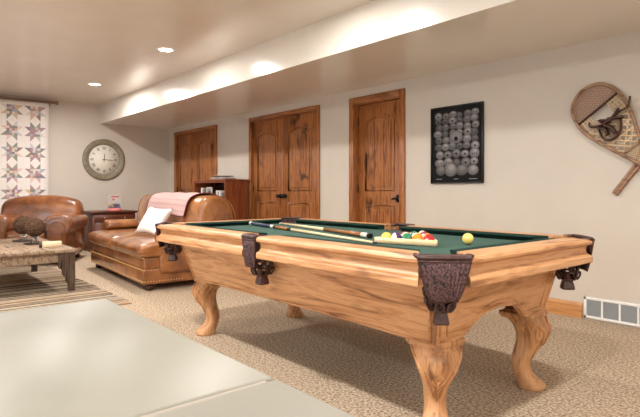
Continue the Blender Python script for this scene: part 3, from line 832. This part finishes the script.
CJ = thing('candy_jar', 'small clear glass candy machine with pink base and red lettering on the end table', 'candy jar', (-9.16, 3.15, .681))
m = MB(); m.lathe([(.12, 0), (.125, .01), (.12, .035), (.10, .045), (0, .045)], (0, 0, 0), 24); m.build('base', M['pinkplastic'], CJ)
m = MB(); m.box(-.075, .075, -.10, .10, .046, .27, .008, 2); m.build('glass_case', M['thin_glass'], CJ)
m = MB(); m.box(-.06, .06, -.085, .085, .052, .062); 
for i in range(60):
    yy = random.uniform(-.08, .08); m.mi = 0 if yy > -.02 else 1; m.ball((random.uniform(-.055, .055), yy, .07 + random.uniform(0, .045)), .013, 6)
m.build('candy', [M['candy_blue'], M['candy_yellow']], CJ)['kind'] = 'stuff'
m = MB()
for i in range(7):
    if i == 6: continue
    m.box(.0765, .0785, -.078 + i * .022, -.062 + i * .022, .238 - .002 * i, .262 - .002 * i)
for i in range(3): m.box(.0765, .0785, -.062 + i * .016, -.051 + i * .016, .182, .212)
m.build('lettering', M['redprint'], CJ)
m = MB(); m.box(-.08, .08, -.105, .105, .268, .282, .004, 1); m.build('lid', M['thin_glass'], CJ)

# ------------------------------------------------------------------ bookcase
BC = thing('bookcase', 'cherry wood bookcase with an open shelf between the two double doors', 'bookcase', (-7.19, 4.1, 0))
hw = .50
m = MB(); m.box(-hw - .02, hw + .02, -.215, .20, 1.175, 1.20, .005, 2); m.build('top', M['cherry'], BC)
for sg in (-1, 1):
    m = MB(); m.box(min(sg * hw, sg * (hw - .025)), max(sg * hw, sg * (hw - .025)), -.20, .195, 0, 1.176); m.build('side_panel', M['cherry'], BC)
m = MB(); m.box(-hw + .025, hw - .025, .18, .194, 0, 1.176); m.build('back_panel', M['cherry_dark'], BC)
for z in (.09, .50, .88):
    m = MB(); m.box(-hw + .025, hw - .025, -.19, .18, z - .011, z + .011); m.build('shelf', M['cherry'], BC)
m = MB(); m.box(-hw + .025, hw - .025, -.195, -.18, 0, .08); m.build('kickboard', M['cherry'], BC)
m = MB(); m.box(-hw + .025, hw - .025, -.199, -.18, 1.15, 1.176); m.build('face_rail', M['cherry'], BC)
sh_z = .892
def book(label, x, w, h, mt, d=.16, lean=0., kind='book', grp='books on the open shelf'):
    m = MB(); m.box(-w / 2, w / 2, -d / 2, d / 2, 0, h, .002, 1)
    o = m.build('book', mt); o.location = (-7.19 + x, 4.1 - .07, sh_z); o.rotation_euler = (0, lean, 0); tag(o, label, kind, grp)
    q = MB(); q.box(-w / 2 + .003, w / 2 - .003, -d / 2 + .004, d / 2 + .0005, h - .003, h + .001); q.build('pages', M['cream'], o)
book('thin white book at the left end of the bookcase shelf', -.33, .035, .18, M['book_white'])
book('grey book beside the thin white book on the bookcase shelf', -.285, .03, .16, M['book_grey'])
# framed photo on the shelf
t = thing('picture_frame', 'small silver photo frame standing between books on the bookcase shelf', 'picture frame', (-7.19 - .12, 4.1 - .12, sh_z), 0)
m = MB()
for a_ in ((-.085, -.07, 0, .19), (.07, .085, 0, .19), (-.07, .07, 0, .015), (-.07, .07, .175, .19)): m.box(a_[0], a_[1], -.008, .008, a_[2], a_[3])
m.build('frame', M['book_white'], t)
m = MB(); m.box(-.07, .07, -.003, .004, .015, .175); m.mi = 1; m.box(-.03, .04, -.005, -.002, .03, .13); m.build('photo', [M['book_grey'], M['book_dark']], t)
for i, (x_, w_, h_, mt, lb) in enumerate(((.115, .03, .13, 'book_dark', 'short dark book leftmost of the right-hand group on the bookcase shelf'), (.155, .035, .14, 'book_white', 'white book second in the right-hand group on the bookcase shelf'), (.20, .04, .12, 'book_grey', 'grey book in the middle of the right-hand group on the bookcase shelf'), (.245, .035, .13, 'book_white', 'white book fourth in the right-hand group on the bookcase shelf'), (.29, .035, .11, 'book_grey', 'low grey book at the right end of the bookcase shelf'))):
    book(lb, x_, w_, h_, M[mt])
# stack on top
for i, (w_, d_, z_, mt, dx) in enumerate(((.36, .26, .018, 'book_grey', .13), (.33, .24, .014, 'book_white', .12))):
    m = MB(); m.box(-w_ / 2, w_ / 2, -d_ / 2, d_ / 2, 0, z_, .003, 1); o = m.build('magazine', M[mt]); o.location = (-7.19 + dx, 4.08, 1.2 + (0 if i == 0 else .018)); o.rotation_euler = (0, 0, radians(4 * i - 3))
    tag(o, ('grey lower' if i == 0 else 'white upper') + ' magazine of the stack on top of the bookcase', 'magazine', 'magazines on the bookcase')
m = MB(); m.lathe([(0, 0), (.08, 0), (.15, .014), (.17, .022), (.168, .026), (.14, .018), (.0, .006)], (0, 0, 0), 28); o = m.build('silver_tray', M['silver']); o.location = (-7.07, 4.08, 1.2325); tag(o, 'round silver tray lying on the magazines on top of the bookcase', 'tray')

# ------------------------------------------------------------------ clock
CK = thing('wall_clock', 'large round wall clock with grey-green rim and Roman numerals', 'clock', (XL, 3.105, 1.583))
m = MB(); m.lathe([(.365, 0), (.37, .012), (.366, .03), (.34, .045), (.325, .04), (.30, .042), (.285, .03), (.268, .024), (.262, .012), (.262, 0)], (0, 0, 0), 56, 'x'); m.build('rim', M['clock_ring'], CK)
m = MB(); m.lathe([(0, 0), (.27, 0), (.27, .012), (0, .012)], (0, 0, 0), 48, 'x'); m.build('face', M['clock_face'], CK)
ROM = ['XII', 'I', 'II', 'III', 'IIII', 'V', 'VI', 'VII', 'VIII', 'IX', 'X', 'XI']
for h_, s_ in enumerate(ROM):
    a_ = 2 * pi * h_ / 12; wd = {'I': .014, 'V': .026, 'X': .026}; tot = sum(wd[c_] for c_ in s_); u = -tot / 2
    cy, cz = .205 * sin(a_), .205 * cos(a_)
    tg = Vector((0, cos(a_), -sin(a_))); rd = Vector((0, sin(a_), cos(a_)))
    ctr = Vector((.0128, cy, cz))
    def bar(u0, v0, u1, v1, w_):
        p0 = ctr + tg * u0 + rd * v0; p1 = ctr + tg * u1 + rd * v1; d_ = (p1 - p0).normalized(); n_ = Vector((1, 0, 0)).cross(d_) * w_ / 2
        m.poly([p0 - n_, p1 - n_, p1 + n_, p0 + n_])
    m = MB()
    for c_ in s_:
        w_ = wd[c_]; mid = u + w_ / 2
        if c_ == 'I': bar(mid, -.026, mid, .026, .007)
        if c_ == 'V': bar(mid - .01, .026, mid, -.026, .008); bar(mid + .01, .026, mid, -.026, .004)
        if c_ == 'X': bar(mid - .01, .026, mid + .01, -.026, .008); bar(mid + .01, .026, mid - .01, -.026, .004)
        u += w_
    m.build('numeral', M['clock_ink'], CK)
def hand(name, ang, ln, w_):
    m = MB(); d_ = Vector((0, sin(ang), cos(ang))); n_ = Vector((0, cos(ang), -sin(ang)))
    P = [d_ * -.04 - n_ * w_ * .5, d_ * -.04 + n_ * w_ * .5, d_ * ln * .6 + n_ * w_, d_ * ln, d_ * ln * .6 - n_ * w_]
    F_ = [m._v(p + Vector((.018, 0, 0))) for p in P]; G_ = [m._v(p + Vector((.0155, 0, 0))) for p in P]
    m._f(F_); m._f(G_[::-1])
    for i in range(5): m._f([F_[i], F_[(i + 1) % 5], G_[(i + 1) % 5], G_[i]])
    m.build(name, M['clock_ink'], CK)
hand('hour_hand', radians(5), .12, .007); hand('minute_hand', radians(93), .18, .006)
m = MB(); m.lathe([(0, .012), (.014, .012), (.014, .02), (0, .022)], (0, 0, 0), 12, 'x'); m.build('hub', M['clock_ink'], CK)

# ------------------------------------------------------------------ quilt and rod
RD = thing('curtain_rod', 'bronze curtain rod just under the ceiling carrying the quilt', 'curtain rod', (XL + .07, .9, 2.50))
m = MB(); m.cyl((0, -1.4, 0), (0, 1.36, 0), .022, n=14); m.build('rod', M['rod'], RD)
m = MB(); m.lathe([(.018, 0), (.026, .012), (.018, .024), (.032, .04), (.036, .06), (.026, .08), (0, .088)], (0, 1.355, 0), 16, 'y'); m.build('finial', M['rod'], RD)
for yy in (-1.2, 1.31):
    m = MB(); m.box(-.07, -.06, yy - .02, yy + .02, -.05, .03); m.cyl((-.065, yy, -.012), (-.005, yy, -.012), .008, n=8); m.build('bracket', M['rod'], RD)
def quilt():
    y0, y1, zt, zb = -.25, 2.19, 2.472, .62
    xq = XL + .075; m = MB(); Lm = ['quilt'] + ['q%d' % i for i in range(len(QC))]
    def X(y, z): return xq + .012 * sin(y * 5.1) * (1 - (z - zb) / (zt - zb)) + .006 * sin(z * 6)
    def face(pts, mi, off=.0):
        m.mi = mi; vs = [m._v((X(p[0], p[1]) + off, p[0], p[1])) for p in pts]; m._f(vs, False)
    # backing body (grid sheet with thickness)
    ny, nz = 24, 18
    fr = [[m._v((X(lerp(y0, y1, i / ny), lerp(zb, zt, j / nz)), lerp(y0, y1, i / ny), lerp(zb, zt, j / nz))) for i in range(ny + 1)] for j in range(nz + 1)]
    bk = [[m._v((X(lerp(y0, y1, i / ny), lerp(zb, zt, j / nz)) - .012, lerp(y0, y1, i / ny), lerp(zb, zt, j / nz))) for i in range(ny + 1)] for j in range(nz + 1)]
    for j in range(nz):
        for i in range(ny):
            m._f([fr[j][i], fr[j][i + 1], fr[j + 1][i + 1], fr[j + 1][i]], True); m._f([bk[j][i + 1], bk[j][i], bk[j + 1][i], bk[j + 1][i + 1]], True)
    for i in range(ny):
        for j in (0, nz): m._f([fr[j][i], fr[j][i + 1], bk[j][i + 1], bk[j][i]])
    for j in range(nz):
        for i in (0, ny): m._f([fr[j][i], fr[j + 1][i], bk[j + 1][i], bk[j][i]])
    P = .335; hs = .075; of = .0035
    rc = lambda: 1 + random.randrange(len(QC))
    cols = [1.99 - P * k for k in range(7)]; rows = [2.33 - .34 * k for k in range(6)]
    PZ = .34
    for yc in cols:
        for zc in rows:
            if yc - hs < y0 or zc - hs < zb: continue
            nn = 4; q = 2 * hs / nn
            for a_ in range(nn):
                for b_ in range(nn):
                    ya, za = yc - hs + a_ * q, zc - hs + b_ * q
                    face([(ya, za), (ya + q, za), (ya + q, za + q), (ya, za + q)], rc(), of)
            # star points into each sash
            tipy, tipz = (P / 2) - .0, (PZ / 2)
            for sg in (-1, 1):
                for s2 in (-1, 1):
                    e = yc + sg * hs; tip = yc + sg * (hs + .085)
                    if y0 < tip < y1:
                        face([(e, zc + s2 * hs), (e, zc), (tip, zc + s2 * hs)], rc(), of)
                    e = zc + sg * hs; tip = zc + sg * (hs + .088)
                    if zb < tip < zt:
                        face([(yc + s2 * hs, e), (yc, e), (yc + s2 * hs, tip)], rc(), of)
    me = m
    o = me.build('patchwork_quilt', [M[k_] for k_ in Lm]); tag(o, 'white patchwork quilt with colourful star blocks hanging on the left wall', 'quilt')
quilt()

# ------------------------------------------------------------------ poster
PS = thing('framed_poster', 'black framed poster of grey round objects hanging between the single door and snowshoes', 'poster', (-2.99, YB, 1.483))
pw, ph = .30, .382
m = MB()
for a_ in ((-pw, -pw + .012, -ph, ph), (pw - .012, pw, -ph, ph), (-pw + .012, pw - .012, -ph, -ph + .012), (-pw + .012, pw - .012, ph - .012, ph)): m.box(a_[0], a_[1], -.028, -.002, a_[2], a_[3], .002, 1)
m.build('frame', M['frame_black'], PS)
m = MB(); m.box(-pw + .012, pw - .012, -.016, -.002, -ph + .012, ph - .012)
rowz = [.29, .235, .175, .115, .05, -.02, -.095, -.175, -.25]
random.seed(11)
def ell(cx, cz, rx, rz, mi, y):
    m.mi = mi; m.poly([(cx + rx * cos(2 * pi * k_ / 14), y, cz + rz * sin(2 * pi * k_ / 14)) for k_ in range(14)])
for ri, z_ in enumerate(rowz):
    n = 6 if ri < 6 else 5 if ri < 8 else 4
    for c_ in range(n):
        cx = (c_ - (n - 1) / 2) * (.5 / n) + random.uniform(-.01, .01); r_ = .53 / n / 2 * random.uniform(.88, 1.15)
        sq = random.uniform(.7, .95); g = random.choice((1, 2, 2, 3, 3)); dz = z_ + random.uniform(-.008, .008)
        yb = -.0165 - .0004 * (ri * .0 + random.random() * .3)
        ell(cx, dz, r_, r_ * sq, 1 + g - 1, yb); ell(cx + r_ * .05, dz + r_ * .12, r_ * .78, r_ * sq * .72, 1 + g, yb - .0003); ell(cx + r_ * .1, dz + r_ * .25, r_ * .45, r_ * sq * .4, min(6, 2 + g), yb - .0006)
        kind = random.random()
        if kind < .35: ell(cx, dz - r_ * .05, r_ * .22, r_ * .22, 0, yb - .0009)
        elif kind < .6:
            for q in (-.35, 0, .35): ell(cx + q * r_, dz - r_ * .1, r_ * .08, r_ * .3, 1, yb - .0009)
        elif kind < .75:
            for q in (-.3, .3): ell(cx + q * r_, dz, r_ * .12, r_ * .14, 0, yb - .0009)
ell(.0, .075, .075, .065, 3, -.0182); ell(.0, .082, .055, .045, 4, -.0184); ell(0, .055, .024, .022, 0, -.0188)
for a_, w_ in ((-.2, .07), (0, .05), (.19, .09)):
    m.mi = 5; m.poly([(a_ - w_ / 2, -.0165, -.342), (a_ + w_ / 2, -.0165, -.342), (a_ + w_ / 2, -.0165, -.336), (a_ - w_ / 2, -.0165, -.336)])
m.build('print', [M['poster_bg']] + [M['grey%d' % i] for i in range(6)], PS)

# ------------------------------------------------------------------ wall register (vent)
VT = thing('air_return_grille', 'white metal air return grille set into the baseboard at right', 'vent', (-1.33, YB, 0))
w_ = .457; m = MB(); fr = .022
m.box(-w_, w_, -.016, -.001, .012, .012 + fr, .003, 1); m.box(-w_, w_, -.016, -.001, .182 - fr, .182, .003, 1)
m.box(-w_, -w_ + fr, -.016, -.001, .012, .182, .003, 1); m.box(w_ - fr, w_, -.016, -.001, .012, .182, .003, 1)
nsec = 7
for i in range(1, nsec):
    xx = -w_ + .011 + (2 * w_ - .022) * i / nsec; m.box(xx - .007, xx + .007, -.0155, -.001, .03, .165)
m.build('frame', M['white_metal'], VT)
m = MB(); m.box(-w_ + .01, w_ - .01, -.003, -.0005, .02, .175); m.build('backing', M['vent_dark'], VT)
m = MB()
for k_ in range(15):
    z_ = .037 + k_ * .0088; m.prism([(-.012, z_), (-.004, z_ + .005), (-.004, z_ + .0065), (-.012, z_ + .0015)], 'yz', -w_ + fr, w_ - fr)
m.build('louvres', M['louvre'], VT)

# ------------------------------------------------------------------ snowshoes
def snowshoe(label, head, tail, yoff, flip, full=True):
    """frame lies in the wall plane; head/tail are (x,z)"""
    t = thing('snowshoe', label, 'snowshoe', (head[0], YB, head[1]), 0)
    ax = Vector((tail[0] - head[0], tail[1] - head[1])); Ln = ax.length; ax.normalize(); sd = Vector((-ax.y, ax.x))
    def P(s_, w_, d_=0.): v = ax * s_ + sd * w_; return (v.x, -yoff - d_, v.y)
    # half width along length
    ctrl = [(0, 0), (.012, .06), (.06, .135), (.15, .178), (.26, .187), (.38, .165), (.52, .118), (.66, .066), (.78, .026), (.86, .012), (1.08, .010)]
    cr = crom([Vector(c_) for c_ in ctrl], 5, False)
    S = [(p.x / 1.08 * Ln, max(0, p.y)) for p in cr]
    def hw(s_):
        for a_, b_ in zip(S, S[1:]):
            if a_[0] <= s_ <= b_[0]: return lerp(a_[1], b_[1], (s_ - a_[0]) / max(1e-6, b_[0] - a_[0]))
        return .01
    m = MB()
    loop = [P(a_, w_) for a_, w_ in S[::-1]] + [P(a_, -w_) for a_, w_ in S[1:]]
    m.tube(loop, .0135, 8); fo = m.build('frame', M['snow_wood'], t)
    for s_ in (.20, .60):
        m = MB(); h_ = hw(s_) - .004; m.tube([P(s_, -h_), P(s_, h_)], .010, 8); m.build('crossbar', M['snow_wood'] if s_ > .5 else M['binding'], t)
    # lacing: toe fine, centre coarse, tail
    m = MB()
    def lace(s0, s1, step, slope, r, mi):
        m.mi = mi
        k_ = s0 - .5
        while k_ < s1 + .5:
            for sg in (-1, 1):
                run = []
                for q in range(-24, 25):
                    w_ = q / 24 * .19; s_ = k_ + sg * w_ * slope
                    if s0 <= s_ <= s1 and abs(w_) <= hw(s_) - .002: run.append(P(s_, w_, .002 * sg))
                    else:
                        if len(run) > 1: m.tube([run[0], run[-1]], r, 5)
                        run = []
                if len(run) > 1: m.tube([run[0], run[-1]], r, 5)
            k_ += step
    def cross(s0, s1, step, r, mi):
        m.mi = mi; s_ = s0
        while s_ < s1:
            h_ = hw(s_) - .003
            if h_ > .01: m.tube([P(s_, -h_), P(s_, h_)], r, 5)
            s_ += step
    lace(.012, .192, .025, .9, .0024, 1); cross(.02, .19, .025, .0022, 1)
    lace(.30, .592, .056, 1.0, .0058, 0); cross(.31, .59, .056, .0054, 0)
    lace(.61, .80, .02, 1.0, .0028, 0)
    # cords from the toe bar into the centre weave
    m.mi = 0
    for w_ in (-.15, -.125, -.10, .10, .125, .15): m.tube([P(.20, w_), P(.31, w_ * 1.0)], .005, 5)
    for s_ in (.22, .25, .28):
        for sg in (-1, 1): m.tube([P(s_, sg * .085), P(s_, sg * (hw(s_) - .003))], .004, 5)
    m.tube([P(.20, -.08), P(.31, -.08)], .006, 5); m.tube([P(.20, .08), P(.31, .08)], .006, 5)
    m.build('lacing', [M['rawhide'], M['rawhide_toe']], t)
    # harness binding
    m = MB()
    def strap(pts, w_, h_=.004):
        q = [Vector(P(*p)) for p in pts]; q = crom(q, 4, False)
        m.tube(q, w_ * 1.4, 6, flat=.3)
    strap([(.29, -.11, .012), (.34, -.04, .05), (.35, .03, .055), (.31, .11, .012)], .024)
    strap([(.33, -.08, .015), (.42, -.10, .03), (.47, -.05, .035), (.45, .03, .03), (.36, .09, .015)], .016)
    strap([(.36, -.02, .05), (.40, .0, .05), (.45, -.01, .035)], .034)
    strap([(.34, -.07, .03), (.38, -.04, .04), (.42, -.06, .03)], .030)
    strap([(.33, .02, .045), (.36, .07, .04), (.38, .10, .02)], .030)
    strap([(.30, -.02, .012), (.34, -.01, .05)], .03)
    strap([(.34, .04, .05), (.34, .12, .045), (.35, .17, .05), (.33, .205, .055), (.30, .235, .05)], .012)
    strap([(.31, -.09, .015), (.27, -.12, .02), (.25, -.10, .02)], .012)
    m.build('binding', M['binding'], t)
    return t
snowshoe('laced wooden snowshoe hung slanting on the wall with its rounded toe at upper left', (-1.79, 1.825), (-1.165, 1.00), .045, 1)
snowshoe('second snowshoe crossing the first, only its pointed wooden tail showing at lower right', (-.92, 1.87), (-1.555, 1.005), .018, 1)

# ------------------------------------------------------------------ coffee table and rug
CT = thing('coffee_table', 'rustic weathered wood coffee table standing on the striped rug', 'coffee table', (-6.49, 1.13, .0), 0)
hx, hy, zt = .86, .44, .438
for i in range(4):
    a_, c_ = -hy + i * .22, -hy + (i + 1) * .22
    m = MB(); m.box(-hx, hx, a_ + .001, c_ - .001, zt - .035, zt, .003, 1); m.build('tabletop_plank', M['rustic'], CT)
for sg in (-1, 1):
    m = MB(); m.box(-hx + .06, hx - .06, sg * (hy - .055) - .012, sg * (hy - .055) + .012, zt - .13, zt - .035); m.build('apron', M['rustic'], CT)
    m = MB(); m.box(sg * (hx - .055) - .012, sg * (hx - .055) + .012, -hy + .06, hy - .06, zt - .13, zt - .035); m.build('apron', M['rustic'], CT)
scal = [(0, .0), (.0, zt - .036), (.155, zt - .036), (.155, .27), (.145, .245), (.125, .235), (.115, .21), (.118, .185), (.10, .165), (.085, .15), (.085, .115), (.075, .095), (.062, .085), (.062, 0)]
for sx in (-1, 1):
    for sy in (-1, 1):
        m = MB()
        xa = sx * (hx - .02); xb = sx * (hx - .075)
        m.prism([(sy * (hy - .02 - u), v) for u, v in scal], 'yz', min(xa, xb), max(xa, xb))
        m.build('leg', M['rustic_dark'], CT, .002)
def mossball(label, x, y, r):
    t = thing('decorative_ball', label, 'decorative ball', (x, y, zt + .001))
    m = MB(); m.lathe([(0, 0), (.11, 0), (.118, .006), (.11, .014), (0, .014)], (0, 0, 0), 24); m.build('dish', M['plate'], t)
    m = MB(); m.lathe([(.04, .015), (.045, .022), (.03, .035), (.03, .055), (.05, .075), (.046, .077), (.0, .06)], (0, 0, 0), 20); m.build('glass_stand', M['glass'], t)
    m = MB(); b2 = bmesh.new(); bmesh.ops.create_icosphere(b2, subdivisions=4, radius=r)
    for v in b2.verts: v.co *= 1 + random.uniform(-.025, .025); v.co.z += r + .078
    m._merge(b2, True); m.build('twig_ball', M['mossball'], t)
random.seed(5)
mossball('brown twig ball on a dark dish, farther back at left on the coffee table', -6.90, 1.32, .108)
mossball('brown twig ball on a dark dish, nearer of the two beside the cream box', -6.44, 1.345, .103)
t = thing('small_box', 'small cream box with a dark end at the right edge of the coffee table', 'box', (-5.98, 1.41, zt + .001), radians(78))
m = MB(); m.box(-.09, .09, -.06, .06, 0, .055, .003, 1); m.build('box_body', M['cream'], t)
m = MB(); m.box(-.12, -.0905, -.045, .045, .0, .04, .008, 2); m.build('end_cap', M['plate'], t)

RG = MB(); random.seed(21)
pal = [srgb(178, 160, 136), srgb(98, 88, 80), srgb(158, 134, 108), srgb(196, 180, 158), srgb(120, 106, 94), srgb(146, 116, 90), srgb(76, 70, 66), srgb(176, 150, 122)]
rm = []
for i, c_ in enumerate(pal):
    q = mat('rug_yarn_%d' % i, c_, .95, spec=.1)
    noise_mix(q, [tuple(v * .72 for v in c_), tuple(min(1, v * 1.15) for v in c_)], (1, .25, 1), 60, 3, bump=.6, bscale=150)
    rm.append(q)
x = -4.70; first = True; k_ = 0
seq = [2, 0, 5, 0, 2]
while x > -8.0:
    w_ = .09 if k_ == 0 else random.choice((.012, .016, .022, .03, .018))
    ci = [7, 5, 0, 5][k_] if k_ < 4 else random.choice((0, 1, 2, 3, 4, 6, 1, 3, 0, 7, 5))
    RG.mi = ci; e0 = random.uniform(0, .025)
    RG.box(x - w_ + .0006, x - .0006, -.35 - e0, 1.765 + e0 + .0001, .0008, .011 + random.uniform(0, .0015))
    x -= w_; k_ += 1
o = RG.build('striped_rug', rm); tag(o, 'flat woven rug with thin cross stripes of beige, brown and charcoal', 'rug')

# ------------------------------------------------------------------ counter in the foreground
CN = thing('counter', 'pale stone topped counter filling the lower left foreground', 'counter', (0, 0, 0))
zc = .90
m = MB(); m.box(-.645, -.2965, -.75, .212, zc - .035, zc, .003, 2); m.build('countertop_slab', M['counter'], CN)
m = MB(); m.box(-.2935, 1.2, -.75, .212, zc - .035, zc, .003, 2); m.build('countertop_slab', M['counter'], CN)
m = MB(); m.box(-.297, -.293, -.74, .204, zc - .034, zc - .0012); m.build('joint', M['grout'], CN)
m = MB(); m.box(-.60, 1.18, -.73, .17, .09, zc - .0355); m.build('cabinet_body', M['counter_base'], CN)
m = MB(); m.box(-.55, 1.15, -.69, .12, 0, .09); m.build('toe_kick', M['black'], CN)

# ------------------------------------------------------------------ light from outside
def win_light(x, z, sx, sz, e):
    l = bpy.data.lights.new('daylight', 'AREA'); l.shape = 'RECTANGLE'; l.size = sx; l.size_y = sz; l.energy = e; l.color = (.86, .93, 1)
    o = bpy.data.objects.new('daylight', l); C.objects.link(o); o.location = (x, YF - .2, z); o.rotation_euler = (radians(90), 0, 0)
win_light(-5.8, 1.45, 2.7, 1.4, 45); win_light(-1.3, 1.15, 3.7, 2.0, 90)
w = bpy.data.worlds.new('World'); bpy.context.scene.world = w; w.use_nodes = True
bg = w.node_tree.nodes['Background']; bg.inputs[0].default_value = (.75, .86, 1, 1); bg.inputs[1].default_value = .3

# ------------------------------------------------------------------ camera
cam = bpy.data.cameras.new('camera'); co = bpy.data.objects.new('camera', cam); C.objects.link(co)
cam.sensor_width = 36; cam.lens = 519 / 640 * 36; cam.shift_y = -(208.5 - 190.6) / 640
yaw = radians(40.58); fw = Vector((-cos(yaw), sin(yaw), 0))
co.location = (0, 0, 1.03); co.rotation_euler = fw.to_track_quat('-Z', 'Y').to_euler(); cam.clip_start = .02
sc = bpy.context.scene; sc.camera = co
sc.view_settings.view_transform = 'Standard'; sc.view_settings.look = 'None'; sc.view_settings.gamma = 1; sc.view_settings.exposure = .3
sc.cycles.max_bounces = 10; sc.cycles.diffuse_bounces = 6
